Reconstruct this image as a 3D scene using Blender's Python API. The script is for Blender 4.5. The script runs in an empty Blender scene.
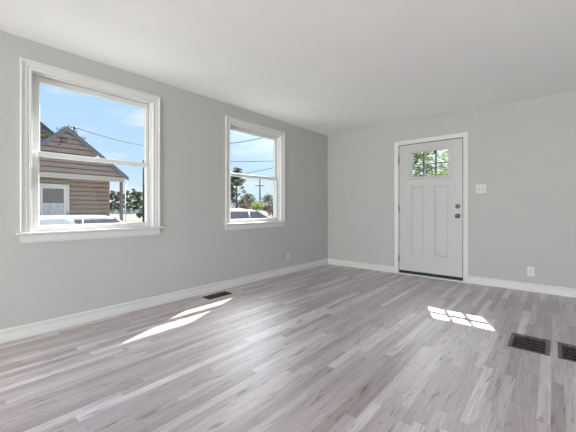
import bpy, bmesh, math, random
from mathutils import Vector, Matrix
from math import sin, cos, pi, radians

S = bpy.context.scene
COL = S.collection

# ------------------------------------------------------------------ camera
cam_d = bpy.data.cameras.new('camera')
cam = bpy.data.objects.new('camera', cam_d)
COL.objects.link(cam)
cam.location = (3.28691, -5.01103, 1.04866)
cam.rotation_euler = (radians(90), 0, radians(40.5488))
cam_d.sensor_width = 36
cam_d.sensor_fit = 'HORIZONTAL'
cam_d.lens = 310.792 / 576 * 36
cam_d.shift_y = -(216 - 208.788) / 576
cam_d.clip_start = 0.02
cam_d.clip_end = 600
S.camera = cam

# ------------------------------------------------------------------ world, sun, fill light, exposure
S.view_settings.view_transform = 'Standard'
S.view_settings.look = 'None'
S.view_settings.gamma = 1
S.view_settings.use_curve_mapping = False
S.view_settings.exposure = 0.12
try:
    S.cycles.use_denoising = True
    S.cycles.max_bounces = 12
    S.cycles.diffuse_bounces = 6
    S.cycles.transparent_max_bounces = 16
    S.cycles.caustics_reflective = True
    S.cycles.blur_glossy = 0.5
    S.cycles.sample_clamp_indirect = 6.0
except Exception:
    pass

W = bpy.data.worlds.new('world')
S.world = W
W.use_nodes = True
nt = W.node_tree
nt.nodes.clear()
def wn(t, **k):
    n = nt.nodes.new(t)
    for a, b in k.items():
        setattr(n, a, b)
    return n
tc = wn('ShaderNodeTexCoord')
sep = wn('ShaderNodeSeparateXYZ')
nt.links.new(tc.outputs['Generated'], sep.inputs[0])
ramp = wn('ShaderNodeValToRGB')
cr = ramp.color_ramp
cr.elements[0].position = 0.0; cr.elements[0].color = (0.74, 0.87, 0.98, 1)
cr.elements[1].position = 1.0; cr.elements[1].color = (0.18, 0.40, 0.88, 1)
for p_, c_ in ((0.12, (0.56, 0.76, 0.98, 1)), (0.30, (0.46, 0.69, 0.98, 1)), (0.5, (0.33, 0.57, 0.96, 1))):
    e_ = cr.elements.new(p_); e_.color = c_
nt.links.new(sep.outputs['Z'], ramp.inputs[0])
mp = wn('ShaderNodeMapping')
mp.inputs['Scale'].default_value = (2.2, 2.2, 7.5)
mp.inputs['Location'].default_value = (0.35, 0.1, 0.0)
nt.links.new(tc.outputs['Generated'], mp.inputs[0])
nz = wn('ShaderNodeTexNoise')
nz.inputs['Scale'].default_value = 1.6
nz.inputs['Detail'].default_value = 6
nz.inputs['Roughness'].default_value = 0.55
nt.links.new(mp.outputs[0], nz.inputs['Vector'])
cl = wn('ShaderNodeMapRange')
cl.inputs['From Min'].default_value = 0.55
cl.inputs['From Max'].default_value = 0.74
nt.links.new(nz.outputs[0], cl.inputs['Value'])
mixc = wn('ShaderNodeMix', data_type='RGBA')
nt.links.new(cl.outputs[0], mixc.inputs['Factor'])
nt.links.new(ramp.outputs[0], mixc.inputs[6])
mixc.inputs[7].default_value = (0.95, 0.96, 1.0, 1)
# bright haze round the sun
nrm = wn('ShaderNodeVectorMath', operation='DOT_PRODUCT')
nt.links.new(tc.outputs['Generated'], nrm.inputs[0])
nrm.inputs[1].default_value = Vector((-0.437, 1.0, 1.03)).normalized()
mx = wn('ShaderNodeMath', operation='MAXIMUM'); mx.inputs[1].default_value = 0.0
nt.links.new(nrm.outputs['Value'], mx.inputs[0])
gp = wn('ShaderNodeMath', operation='POWER'); gp.inputs[1].default_value = 24.0
nt.links.new(mx.outputs[0], gp.inputs[0])
gs = wn('ShaderNodeVectorMath', operation='SCALE')
gs.inputs[0].default_value = (45.0, 45.0, 45.5)
nt.links.new(gp.outputs[0], gs.inputs['Scale'])
ga = wn('ShaderNodeVectorMath', operation='ADD')
nt.links.new(mixc.outputs[2], ga.inputs[0]); nt.links.new(gs.outputs[0], ga.inputs[1])
bgn = wn('ShaderNodeBackground')
bgn.inputs['Strength'].default_value = 1.0
nt.links.new(ga.outputs[0], bgn.inputs['Color'])
won = wn('ShaderNodeOutputWorld')
nt.links.new(bgn.outputs[0], won.inputs['Surface'])

SUN_DIR = Vector((0.437, -1.0, -1.03)).normalized()
sun_d = bpy.data.lights.new('sun', 'SUN')
sun_d.energy = 18.0
sun_d.angle = radians(0.55)
sun_d.color = (1.0, 0.965, 0.91)
sun = bpy.data.objects.new('sun', sun_d)
COL.objects.link(sun)
sun.rotation_euler = SUN_DIR.to_track_quat('-Z', 'Y').to_euler()
sun.location = (-10, 25, 30)

def area(name, loc, rot, sx, sy, e, col=(1, 1, 1)):
    d = bpy.data.lights.new(name, 'AREA')
    d.shape = 'RECTANGLE'
    d.size = sx; d.size_y = sy
    d.energy = e; d.color = col
    o = bpy.data.objects.new(name, d)
    COL.objects.link(o)
    o.location = loc
    o.rotation_euler = rot
    return o
# added fill lights, set in invented windows of the room's unseen half
area('fill_back', (3.2, -11.94, 1.4), (radians(112), 0, 0), 2.4, 1.4, 440, (0.97, 0.985, 0.985))
area('fill_side', (5.94, -3.2, 1.35), (radians(115), 0, radians(90)), 2.4, 1.4, 10, (0.97, 0.985, 0.985))
area('fill_side', (5.94, -6.2, 1.35), (radians(115), 0, radians(90)), 2.4, 1.4, 46, (0.97, 0.985, 0.985))

# ------------------------------------------------------------------ materials
MATS = {}
def mat(name, color=(0.8, 0.8, 0.8), rough=0.5, metal=0.0, spec=0.5, noise=0.0, nscale=40, bump=0.0, bscale=200):
    if name in MATS:
        return MATS[name]
    m = bpy.data.materials.new(name)
    m.use_nodes = True
    t = m.node_tree
    b = t.nodes['Principled BSDF']
    b.inputs['Base Color'].default_value = (*color, 1)
    b.inputs['Roughness'].default_value = rough
    b.inputs['Metallic'].default_value = metal
    b.inputs['Specular IOR Level'].default_value = spec
    co = t.nodes.new('ShaderNodeTexCoord')
    if noise > 0:
        n = t.nodes.new('ShaderNodeTexNoise')
        n.inputs['Scale'].default_value = nscale
        n.inputs['Detail'].default_value = 4
        t.links.new(co.outputs['Object'], n.inputs['Vector'])
        r = t.nodes.new('ShaderNodeMapRange')
        r.inputs['From Min'].default_value = 0.3
        r.inputs['From Max'].default_value = 0.7
        r.inputs['To Min'].default_value = 1 - noise
        r.inputs['To Max'].default_value = 1 + noise
        t.links.new(n.outputs[0], r.inputs['Value'])
        x = t.nodes.new('ShaderNodeVectorMath'); x.operation = 'SCALE'
        x.inputs[0].default_value = color
        t.links.new(r.outputs[0], x.inputs['Scale'])
        t.links.new(x.outputs[0], b.inputs['Base Color'])
    if bump > 0:
        n = t.nodes.new('ShaderNodeTexNoise')
        n.inputs['Scale'].default_value = bscale
        n.inputs['Detail'].default_value = 3
        t.links.new(co.outputs['Object'], n.inputs['Vector'])
        u = t.nodes.new('ShaderNodeBump')
        u.inputs['Strength'].default_value = bump
        u.inputs['Distance'].default_value = 0.002
        t.links.new(n.outputs[0], u.inputs['Height'])
        t.links.new(u.outputs[0], b.inputs['Normal'])
    MATS[name] = m
    return m

M_WALL = mat('wall_paint', (0.455, 0.452, 0.440), 0.75, spec=0.25, noise=0.012, nscale=3, bump=0.06, bscale=260)
M_CEIL = mat('ceiling_paint', (0.93, 0.925, 0.915), 0.85, spec=0.15, noise=0.01, nscale=3, bump=0.08, bscale=220)
M_TRIM = mat('trim_white', (0.635, 0.635, 0.62), 0.38, noise=0.01, nscale=12)
M_DOOR = mat('door_white', (0.50, 0.50, 0.49), 0.42, noise=0.01, nscale=12)
M_VINYL = mat('vinyl_white', (0.66, 0.66, 0.65), 0.33, noise=0.01, nscale=14)
M_PLATE = mat('plate_white', (0.60, 0.60, 0.585), 0.35, noise=0.01, nscale=30)
M_SLOT = mat('slot_dark', (0.03, 0.03, 0.03), 0.6, noise=0.1, nscale=60)
M_NICKEL = mat('satin_nickel', (0.16, 0.15, 0.135), 0.30, metal=1.0, noise=0.05, nscale=90)
M_HINGE = mat('hinge_steel', (0.17, 0.165, 0.16), 0.35, metal=1.0, noise=0.05, nscale=90)
M_RUBBER = mat('rubber_black', (0.012, 0.012, 0.012), 0.7, noise=0.1, nscale=60)
M_REG = mat('register_brown', (0.05, 0.045, 0.043), 0.45, metal=0.3, noise=0.08, nscale=70)
M_REGF = mat('register_frame', (0.12, 0.108, 0.102), 0.4, metal=0.4, noise=0.08, nscale=70)
M_DUCT = mat('duct_dark', (0.012, 0.011, 0.011), 0.8, noise=0.1, nscale=30)
M_SIDING = mat('siding_tan', (0.245, 0.185, 0.145), 0.7, noise=0.07, nscale=6)
M_SHINGLE = mat('shingle_grey', (0.115, 0.125, 0.145), 0.85, noise=0.2, nscale=9)
M_EXTTRIM = mat('exterior_cream', (0.36, 0.31, 0.26), 0.6, noise=0.04, nscale=8)
M_POST = mat('post_brown', (0.15, 0.115, 0.095), 0.7, noise=0.12, nscale=14)
M_DSPOUT = mat('downspout_white', (0.62, 0.60, 0.60), 0.5, noise=0.03, nscale=10)
M_SCREEN = mat('screen_mesh', (0.17, 0.155, 0.14), 0.7, noise=0.12, nscale=30)
M_FOUND = mat('foundation_block', (0.36, 0.35, 0.33), 0.85, noise=0.1, nscale=12)
M_CARW = mat('car_white', (0.60, 0.60, 0.64), 0.25, noise=0.01, nscale=5)
M_CARS = mat('car_silver', (0.62, 0.62, 0.63), 0.25, metal=0.35, noise=0.01, nscale=5)
M_CARR = mat('car_maroon', (0.09, 0.035, 0.03), 0.3, noise=0.02, nscale=5)
M_CARGLASS = mat('car_glass', (0.17, 0.152, 0.155), 0.15, spec=0.5, noise=0.05, nscale=3)
M_TYRE = mat('tyre', (0.02, 0.02, 0.02), 0.8, noise=0.1, nscale=20)
M_RIM = mat('wheel_rim', (0.5, 0.5, 0.5), 0.35, metal=0.8, noise=0.03, nscale=20)
M_LAMPR = mat('tail_lens', (0.4, 0.02, 0.02), 0.2, noise=0.03, nscale=20)
M_LAMPW = mat('head_lens', (0.75, 0.77, 0.78), 0.15, noise=0.03, nscale=20)
M_BARK = mat('bark', (0.085, 0.068, 0.055), 0.9, noise=0.25, nscale=12)
M_POLE = mat('pole_wood', (0.075, 0.065, 0.062), 0.85, noise=0.2, nscale=7)
M_WIRE = mat('wire_dark', (0.03, 0.03, 0.035), 0.9, spec=0.05, noise=0.1, nscale=4)
M_FENCE = mat('fence_grey', (0.36, 0.36, 0.37), 0.8, noise=0.1, nscale=4)
M_ASPH = mat('road_asphalt', (0.085, 0.082, 0.094), 0.9, noise=0.08, nscale=0.8)
M_CONC = mat('driveway_concrete', (0.24, 0.235, 0.23), 0.9, noise=0.08, nscale=1.5)
M_GRASS = mat('lawn_grass', (0.075, 0.085, 0.045), 0.95, noise=0.25, nscale=1.2, bump=0.3, bscale=30)
M_CONDUIT = mat('conduit_dark', (0.06, 0.06, 0.07), 0.5, noise=0.1, nscale=30)

def leafmat(name, c1, c2):
    m = bpy.data.materials.new(name); m.use_nodes = True
    t = m.node_tree; t.nodes.clear()
    co = t.nodes.new('ShaderNodeTexCoord')
    n = t.nodes.new('ShaderNodeTexNoise'); n.inputs['Scale'].default_value = 2.3; n.inputs['Detail'].default_value = 3
    t.links.new(co.outputs['Object'], n.inputs['Vector'])
    r = t.nodes.new('ShaderNodeValToRGB')
    r.color_ramp.elements[0].position = 0.35; r.color_ramp.elements[0].color = (*c1, 1)
    r.color_ramp.elements[1].position = 0.65; r.color_ramp.elements[1].color = (*c2, 1)
    t.links.new(n.outputs[0], r.inputs[0])
    d = t.nodes.new('ShaderNodeBsdfDiffuse'); tr = t.nodes.new('ShaderNodeBsdfTranslucent')
    t.links.new(r.outputs[0], d.inputs[0]); t.links.new(r.outputs[0], tr.inputs[0])
    x = t.nodes.new('ShaderNodeMixShader'); x.inputs[0].default_value = 0.42
    t.links.new(d.outputs[0], x.inputs[1]); t.links.new(tr.outputs[0], x.inputs[2])
    o = t.nodes.new('ShaderNodeOutputMaterial'); t.links.new(x.outputs[0], o.inputs[0])
    return m
M_LEAFB = leafmat('leaf_bright', (0.10, 0.135, 0.045), (0.235, 0.265, 0.11))
M_LEAFD = leafmat('leaf_dark', (0.085, 0.095, 0.070), (0.145, 0.150, 0.11))
M_LEAFM = leafmat('leaf_mid', (0.085, 0.110, 0.060), (0.14, 0.165, 0.085))
M_LEAFY = leafmat('leaf_yellow', (0.17, 0.20, 0.06), (0.26, 0.27, 0.10))
M_LEAFR = leafmat('leaf_reddish', (0.085, 0.052, 0.040), (0.15, 0.095, 0.070))

def glassmat():
    m = bpy.data.materials.new('window_glass'); m.use_nodes = True
    t = m.node_tree; t.nodes.clear()
    a = t.nodes.new('ShaderNodeBsdfTransparent'); a.inputs[0].default_value = (0.97, 0.985, 0.98, 1)
    g = t.nodes.new('ShaderNodeBsdfGlossy'); g.inputs['Roughness'].default_value = 0.02
    lw = t.nodes.new('ShaderNodeLayerWeight'); lw.inputs[0].default_value = 0.5
    pw = t.nodes.new('ShaderNodeMath'); pw.operation = 'POWER'; pw.inputs[1].default_value = 5.0
    t.links.new(lw.outputs['Facing'], pw.inputs[0])
    f = t.nodes.new('ShaderNodeMath'); f.operation = 'MULTIPLY_ADD'; f.inputs[1].default_value = 0.5; f.inputs[2].default_value = 0.012
    t.links.new(pw.outputs[0], f.inputs[0])
    x = t.nodes.new('ShaderNodeMixShader')
    o = t.nodes.new('ShaderNodeOutputMaterial')
    t.links.new(f.outputs[0], x.inputs[0]); t.links.new(a.outputs[0], x.inputs[1])
    t.links.new(g.outputs[0], x.inputs[2]); t.links.new(x.outputs[0], o.inputs[0])
    return m
M_GLASS = glassmat()

def floormat():
    m = bpy.data.materials.new('laminate_floor'); m.use_nodes = True
    t = m.node_tree; L = t.links.new
    b = t.nodes['Principled BSDF']
    def N(ty, **k):
        n = t.nodes.new(ty)
        for a, v in k.items(): setattr(n, a, v)
        return n
    def Mth(op, a, c=None):
        n = N('ShaderNodeMath', operation=op)
        for i, v in enumerate((a, c)):
            if v is None: continue
            if isinstance(v, (int, float)): n.inputs[i].default_value = v
            else: L(v, n.inputs[i])
        return n.outputs[0]
    co = N('ShaderNodeTexCoord'); sp = N('ShaderNodeSeparateXYZ')
    L(co.outputs['Object'], sp.inputs[0])
    X, Y = sp.outputs['X'], sp.outputs['Y']
    PW = 0.057
    u = Mth('DIVIDE', Mth('ADD', X, 0.0305), PW)
    sid = Mth('FLOOR', u)
    fu = Mth('FRACT', u)
    wn1 = N('ShaderNodeTexWhiteNoise', noise_dimensions='1D'); L(sid, wn1.inputs['W'])
    off = Mth('MULTIPLY', wn1.outputs['Value'], 7.0)
    wn1b = N('ShaderNodeTexWhiteNoise', noise_dimensions='1D'); L(Mth('ADD', sid, 91.7), wn1b.inputs['W'])
    ln = Mth('ADD', Mth('MULTIPLY', wn1b.outputs['Value'], 0.45), 0.68)
    v = Mth('ADD', Mth('DIVIDE', Y, ln), off)
    pid = Mth('FLOOR', v); fv = Mth('FRACT', v)
    cmb = N('ShaderNodeCombineXYZ'); L(sid, cmb.inputs[0]); L(pid, cmb.inputs[1])
    wn2 = N('ShaderNodeTexWhiteNoise', noise_dimensions='2D'); L(cmb.outputs[0], wn2.inputs['Vector'])
    tone = wn2.outputs['Value']
    wc = N('ShaderNodeSeparateColor'); L(wn2.outputs['Color'], wc.inputs[0])
    # base tone of each strip
    rp = N('ShaderNodeValToRGB'); r = rp.color_ramp
    r.elements[0].position = 0.0; r.elements[0].color = (0.310, 0.262, 0.260, 1)
    r.elements[1].position = 1.0; r.elements[1].color = (0.620, 0.580, 0.595, 1)
    for p_, c_ in ((0.22, (0.385, 0.336, 0.339, 1)), (0.70, (0.460, 0.412, 0.420, 1)), (0.86, (0.525, 0.480, 0.491, 1))):
        e = r.elements.new(p_); e.color = c_
    L(tone, rp.inputs[0])
    # grain running along the strips, shifted for every piece
    gx = Mth('ADD', Mth('MULTIPLY', X, 55.0), Mth('MULTIPLY', wc.outputs[1], 40.0))
    gy = Mth('ADD', Mth('MULTIPLY', Y, 2.6), Mth('MULTIPLY', wc.outputs[2], 30.0))
    gc = N('ShaderNodeCombineXYZ'); L(gx, gc.inputs[0]); L(gy, gc.inputs[1]); L(tone, gc.inputs[2])
    g1 = N('ShaderNodeTexNoise'); g1.inputs['Scale'].default_value = 1.0; g1.inputs['Detail'].default_value = 5
    g1.inputs['Roughness'].default_value = 0.62; g1.inputs['Distortion'].default_value = 0.7
    L(gc.outputs[0], g1.inputs['Vector'])
    gm = N('ShaderNodeMapRange'); gm.inputs['From Min'].default_value = 0.28; gm.inputs['From Max'].default_value = 0.72
    gm.inputs['To Min'].default_value = 0.76; gm.inputs['To Max'].default_value = 1.24
    L(g1.outputs[0], gm.inputs['Value'])
    # fine grain
    fx = N('ShaderNodeCombineXYZ'); L(Mth('MULTIPLY', X, 260.0), fx.inputs[0]); L(Mth('MULTIPLY', Y, 9.0), fx.inputs[1])
    g2 = N('ShaderNodeTexNoise'); g2.inputs['Scale'].default_value = 1.0; g2.inputs['Detail'].default_value = 3
    L(fx.outputs[0], g2.inputs['Vector'])
    fm = N('ShaderNodeMapRange'); fm.inputs['From Min'].default_value = 0.3; fm.inputs['From Max'].default_value = 0.7
    fm.inputs['To Min'].default_value = 0.86; fm.inputs['To Max'].default_value = 1.14
    L(g2.outputs[0], fm.inputs['Value'])
    # dark mineral streaks and knots
    kx = N('ShaderNodeCombineXYZ')
    L(Mth('ADD', Mth('MULTIPLY', X, 34.0), Mth('MULTIPLY', wc.outputs[0], 60.0)), kx.inputs[0])
    L(Mth('ADD', Mth('MULTIPLY', Y, 4.6), Mth('MULTIPLY', wc.outputs[1], 60.0)), kx.inputs[1])
    k1 = N('ShaderNodeTexNoise'); k1.inputs['Scale'].default_value = 1.0; k1.inputs['Detail'].default_value = 4
    k1.inputs['Distortion'].default_value = 0.5
    L(kx.outputs[0], k1.inputs['Vector'])
    km = N('ShaderNodeMapRange'); km.inputs['From Min'].default_value = 0.59; km.inputs['From Max'].default_value = 0.71
    km.inputs['To Min'].default_value = 1.0; km.inputs['To Max'].default_value = 0.45
    L(k1.outputs[0], km.inputs['Value'])
    # joints
    eu = Mth('MINIMUM', fu, Mth('SUBTRACT', 1.0, fu))
    ju = Mth('MULTIPLY', Mth('LESS_THAN', eu, 0.012), 0.18)
    ev = Mth('MULTIPLY', Mth('MINIMUM', fv, Mth('SUBTRACT', 1.0, fv)), ln)
    jv = Mth('MULTIPLY', Mth('LESS_THAN', ev, 0.0012), 0.3)
    jt = Mth('SUBTRACT', 1.0, Mth('MAXIMUM', ju, jv))
    f = Mth('MULTIPLY', Mth('MULTIPLY', gm.outputs[0], fm.outputs[0]), Mth('MULTIPLY', km.outputs[0], jt))
    sc = N('ShaderNodeVectorMath', operation='SCALE'); L(rp.outputs[0], sc.inputs[0]); L(f, sc.inputs['Scale'])
    L(sc.outputs[0], b.inputs['Base Color'])
    rr = N('ShaderNodeMapRange'); rr.inputs['To Min'].default_value = 0.40; rr.inputs['To Max'].default_value = 0.52
    L(g1.outputs[0], rr.inputs['Value']); L(rr.outputs[0], b.inputs['Roughness'])
    b.inputs['Specular IOR Level'].default_value = 0.8
    b.inputs['Coat Weight'].default_value = 0.9
    b.inputs['Coat Roughness'].default_value = 0.42
    bu = N('ShaderNodeBump'); bu.inputs['Strength'].default_value = 0.12; bu.inputs['Distance'].default_value = 0.001
    L(f, bu.inputs['Height']); L(bu.outputs[0], b.inputs['Normal'])
    return m
M_FLOOR = floormat()

# ------------------------------------------------------------------ mesh helpers
class MB:
    def __init__(s): s.v = []; s.f = []; s.sm = []
    def add(s, vs, fs, smooth=False):
        n = len(s.v); s.v += [tuple(p) for p in vs]
        for f in fs: s.f.append(tuple(i + n for i in f)); s.sm.append(smooth)
        return s
    def box(s, x0, x1, y0, y1, z0, z1, c=0.0):
        if x0 > x1: x0, x1 = x1, x0
        if y0 > y1: y0, y1 = y1, y0
        if z0 > z1: z0, z1 = z1, z0
        if c <= 0:
            vs = [(x, y, z) for x in (x0, x1) for y in (y0, y1) for z in (z0, z1)]
            return s.add(vs, [(0, 1, 3, 2), (4, 6, 7, 5), (0, 4, 5, 1), (2, 3, 7, 6), (0, 2, 6, 4), (1, 5, 7, 3)])
        c = min(c, (x1 - x0) / 2.01, (y1 - y0) / 2.01, (z1 - z0) / 2.01)
        bm = bmesh.new(); bmesh.ops.create_cube(bm, size=1)
        for v in bm.verts:
            v.co = Vector(((x0 + x1) / 2 + v.co.x * (x1 - x0), (y0 + y1) / 2 + v.co.y * (y1 - y0), (z0 + z1) / 2 + v.co.z * (z1 - z0)))
        bmesh.ops.bevel(bm, geom=list(bm.edges), offset=c, segments=2, affect='EDGES', profile=0.5)
        return s.bm(bm)
    def bm(s, bm, smooth=False):
        bm.verts.index_update()
        s.add([v.co[:] for v in bm.verts], [[v.index for v in f.verts] for f in bm.faces], smooth)
        bm.free(); return s
    def tube(s, pts, r, n=8, caps=True, smooth=True):
        pts = [Vector(p) for p in pts]; rs = r if isinstance(r, (list, tuple)) else [r] * len(pts)
        vs = []; fs = []
        for i, p in enumerate(pts):
            d = (pts[min(i + 1, len(pts) - 1)] - pts[max(i - 1, 0)]).normalized()
            a = d.cross(Vector((0, 0, 1)))
            if a.length < 1e-3: a = d.cross(Vector((1, 0, 0)))
            a.normalize(); b = d.cross(a)
            for k in range(n):
                t = 2 * pi * k / n
                vs.append(p + a * cos(t) * rs[i] + b * sin(t) * rs[i])
        for i in range(len(pts) - 1):
            for k in range(n):
                k2 = (k + 1) % n
                fs.append((i * n + k, i * n + k2, (i + 1) * n + k2, (i + 1) * n + k))
        if caps:
            fs.append(tuple(range(n))); fs.append(tuple(reversed(range((len(pts) - 1) * n, len(pts) * n))))
        return s.add(vs, fs, smooth)
    def lathe(s, prof, o, axis, n=20, smooth=True):
        # prof: (radius, distance along axis)
        ax = Vector(axis).normalized(); a = ax.cross(Vector((0, 0, 1)))
        if a.length < 1e-3: a = ax.cross(Vector((1, 0, 0)))
        a.normalize(); b = ax.cross(a); o = Vector(o); vs = []; fs = []
        for r, h in prof:
            for k in range(n):
                t = 2 * pi * k / n
                vs.append(o + ax * h + (a * cos(t) + b * sin(t)) * max(r, 1e-5))
        for i in range(len(prof) - 1):
            for k in range(n):
                k2 = (k + 1) % n
                fs.append((i * n + k, i * n + k2, (i + 1) * n + k2, (i + 1) * n + k))
        fs.append(tuple(range(n))); fs.append(tuple(reversed(range((len(prof) - 1) * n, len(prof) * n))))
        return s.add(vs, fs, smooth)
    def loops(s, loops, closed=True, cap=True):
        # consecutive loops with the same number of points, bridged
        n = len(loops[0]); vs = [p for l in loops for p in l]; fs = []
        for i in range(len(loops) - 1):
            for k in range(n if closed else n - 1):
                k2 = (k + 1) % n
                fs.append((i * n + k, i * n + k2, (i + 1) * n + k2, (i + 1) * n + k))
        if cap: fs.append(tuple(range((len(loops) - 1) * n, len(loops) * n)))
        return s.add(vs, fs)
    def build(s, name, m, parent=None, xf=None, fixn=True):
        me = bpy.data.meshes.new(name)
        vs = [tuple(xf(*p)) for p in s.v] if xf else s.v
        me.from_pydata(vs, [], s.f)
        for p, k in zip(me.polygons, s.sm): p.use_smooth = k
        if fixn:
            bm = bmesh.new(); bm.from_mesh(me)
            bmesh.ops.remove_doubles(bm, verts=bm.verts, dist=1e-5)
            bmesh.ops.recalc_face_normals(bm, faces=bm.faces)
            bm.to_mesh(me); bm.free()
        me.materials.append(m)
        o = bpy.data.objects.new(name, me); COL.objects.link(o)
        if parent:
            o.parent = parent
            o.matrix_parent_inverse = Matrix.Identity(4)
            # parts are modelled in world coordinates: bring them into the parent's space
            top = parent
            while top.parent: top = top.parent
            if top.get('_abs'):
                inv = world(parent).inverted()
                me.transform(inv)
        else:
            # the origin at the base centre of the thing
            pass
        return o
def world(o):
    m = Matrix.LocRotScale(o.location, o.rotation_euler, o.scale)
    return world(o.parent) @ m if o.parent else m
def empty(name, loc, absolute=True, parent=None):
    o = bpy.data.objects.new(name, None); COL.objects.link(o)
    o.location = loc; o.empty_display_size = 0.1
    if absolute: o['_abs'] = 1
    if parent: o.parent = parent
    return o
def tag(o, label=None, cat=None, group=None, kind=None):
    if label: o['label'] = label
    if cat: o['category'] = cat
    if group: o['group'] = group
    if kind: o['kind'] = kind
    return o
def struct(o, label=None, cat=None):
    o['kind'] = 'structure'
    if label: o['label'] = label
    if cat: o['category'] = cat
    return o

def slab_holes(u0, u1, w0, w1, d0, d1, holes):
    """A slab in (u, d, w) with rectangular through-holes (ua, ub, wa, wb)."""
    us = sorted({u0, u1, *[h[0] for h in holes], *[h[1] for h in holes]})
    ws = sorted({w0, w1, *[h[2] for h in holes], *[h[3] for h in holes]})
    us = [u for u in us if u0 <= u <= u1]; ws = [w for w in ws if w0 <= w <= w1]
    def solid(i, j):
        if i < 0 or j < 0 or i >= len(us) - 1 or j >= len(ws) - 1: return False
        cu = (us[i] + us[i + 1]) / 2; cw = (ws[j] + ws[j + 1]) / 2
        return not any(h[0] < cu < h[1] and h[2] < cw < h[3] for h in holes)
    m = MB()
    for i in range(len(us) - 1):
        for j in range(len(ws) - 1):
            if not solid(i, j): continue
            a, b, c, d = us[i], us[i + 1], ws[j], ws[j + 1]
            m.add([(a, d0, c), (b, d0, c), (b, d0, d), (a, d0, d)], [(0, 1, 2, 3)])
            m.add([(a, d1, c), (b, d1, c), (b, d1, d), (a, d1, d)], [(3, 2, 1, 0)])
            if not solid(i - 1, j): m.add([(a, d0, c), (a, d1, c), (a, d1, d), (a, d0, d)], [(0, 1, 2, 3)])
            if not solid(i + 1, j): m.add([(b, d0, c), (b, d1, c), (b, d1, d), (b, d0, d)], [(0, 1, 2, 3)])
            if not solid(i, j - 1): m.add([(a, d0, c), (b, d0, c), (b, d1, c), (a, d1, c)], [(0, 1, 2, 3)])
            if not solid(i, j + 1): m.add([(a, d0, d), (b, d0, d), (b, d1, d), (a, d1, d)], [(0, 1, 2, 3)])
    return m

def sweep_casing(m, s0, s1, zb, zt, prof, sgn):
    """U-shaped mitred casing around an opening: prof = [(outward, thickness)], thickness toward the room."""
    rows = []
    for o, t in prof:
        d = sgn * t
        rows.append([(s0 - o, d, zb), (s0 - o, d, zt + o), (s1 + o, d, zt + o), (s1 + o, d, zb)])
    m.loops(rows, closed=False, cap=False)
    k = len(prof)
    m.add([r[0] for r in rows], [tuple(range(k))]); m.add([r[3] for r in rows], [tuple(range(k))])
    # back against the wall
    m.add(rows[0] + rows[-1], [(0, 1, 5, 4), (1, 2, 6, 5), (2, 3, 7, 6)])

def ring_frame(m, s0, s1, z0, z1, ws, d0, d1, bead=0.006):
    """Rectangular sash frame; ws = (left, right, bottom, top) widths; depth d0 (room side) .. d1; inner bead chamfer."""
    l, r, b, t = ws
    def rect(a, c, e, f, d): return [(a, d, e), (c, d, e), (c, d, f), (a, d, f)]
    h = 0.002
    L = [rect(s0, s1, z0, z1, d1), rect(s0, s1, z0, z1, d0 + h), rect(s0 + h, s1 - h, z0 + h, z1 - h, d0),
         rect(s0 + l - bead, s1 - r + bead, z0 + b - bead, z1 - t + bead, d0),
         rect(s0 + l, s1 - r, z0 + b, z1 - t, d0 + bead),
         rect(s0 + l, s1 - r, z0 + b, z1 - t, d1), rect(s0, s1, z0, z1, d1)]
    m.loops(L, cap=False)

# ------------------------------------------------------------------ room shell
H = 2.44
WT = 0.16
RX, BY = 6.0, -12.0
# windows: (outer casing start, outer casing end) along y, head z
CW = 0.075
WIN = {'window_1': (-4.510, -3.338), 'window_2': (-2.440, -1.270)}
Z_STOOL, Z_CASTOP = 0.855, 2.270
holes_left = [(a + CW - 0.012, b - CW + 0.012, Z_STOOL - 0.03, Z_CASTOP - CW + 0.012) for a, b in WIN.values()]
holes_back = [(1.9, 4.5, 0.60, 2.15)]
holes_right = [(-4.5, -1.9, 0.60, 2.10), (-7.5, -4.9, 0.60, 2.10)]
D_S0, D_S1, D_ZT = 1.365, 2.303, 2.077           # clear door opening
hole_door = [(D_S0 - 0.012, D_S1 + 0.012, -0.002, D_ZT + 0.012)]

fl = slab_holes(-WT, RX + WT, BY - WT, WT, -0.14, 0.0,
                [(3.028, 3.254, -2.108, -1.792), (3.320, 3.546, -2.108, -1.792), (0.126, 0.258, -2.866, -2.546)])
struct(fl.build('floor', M_FLOOR, xf=lambda u, d, w: (u, w, d)), 'grey wood strip laminate floor of the empty room', 'floor')
struct(MB().box(-WT, RX + WT, BY - WT, WT, H, H + 0.2).build('ceiling', M_CEIL), 'smooth white painted ceiling', 'ceiling')
struct(MB().box(-0.30, -WT, BY - WT, WT, H, H + 0.18).build('eave_soffit', M_TRIM), 'white eave above the windows outside', 'eave')
TL = lambda u, d, w: (-d, u, w)                  # left wall: u along y, d into the wall (outside)
TF = lambda u, d, w: (u, d, w)                   # door wall
TB = lambda u, d, w: (u, BY - d, w)
TR = lambda u, d, w: (RX + d, u, w)
struct(slab_holes(BY - WT, WT, 0, H, 0, WT, holes_left).build('wall_left', M_WALL, xf=TL), 'light grey painted wall with the two windows', 'wall')
struct(slab_holes(0, RX + WT, 0, H, 0, WT, hole_door).build('wall_front', M_WALL, xf=TF), 'light grey painted wall with the front door', 'wall')
struct(slab_holes(0, RX, 0, H, 0, WT, holes_back).build('wall_back', M_WALL, xf=TB), 'light grey painted wall behind the camera', 'wall')
struct(slab_holes(BY, 0, 0, H, 0, WT, holes_right).build('wall_right', M_WALL, xf=TR), 'light grey painted wall on the far side of the room', 'wall')

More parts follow.
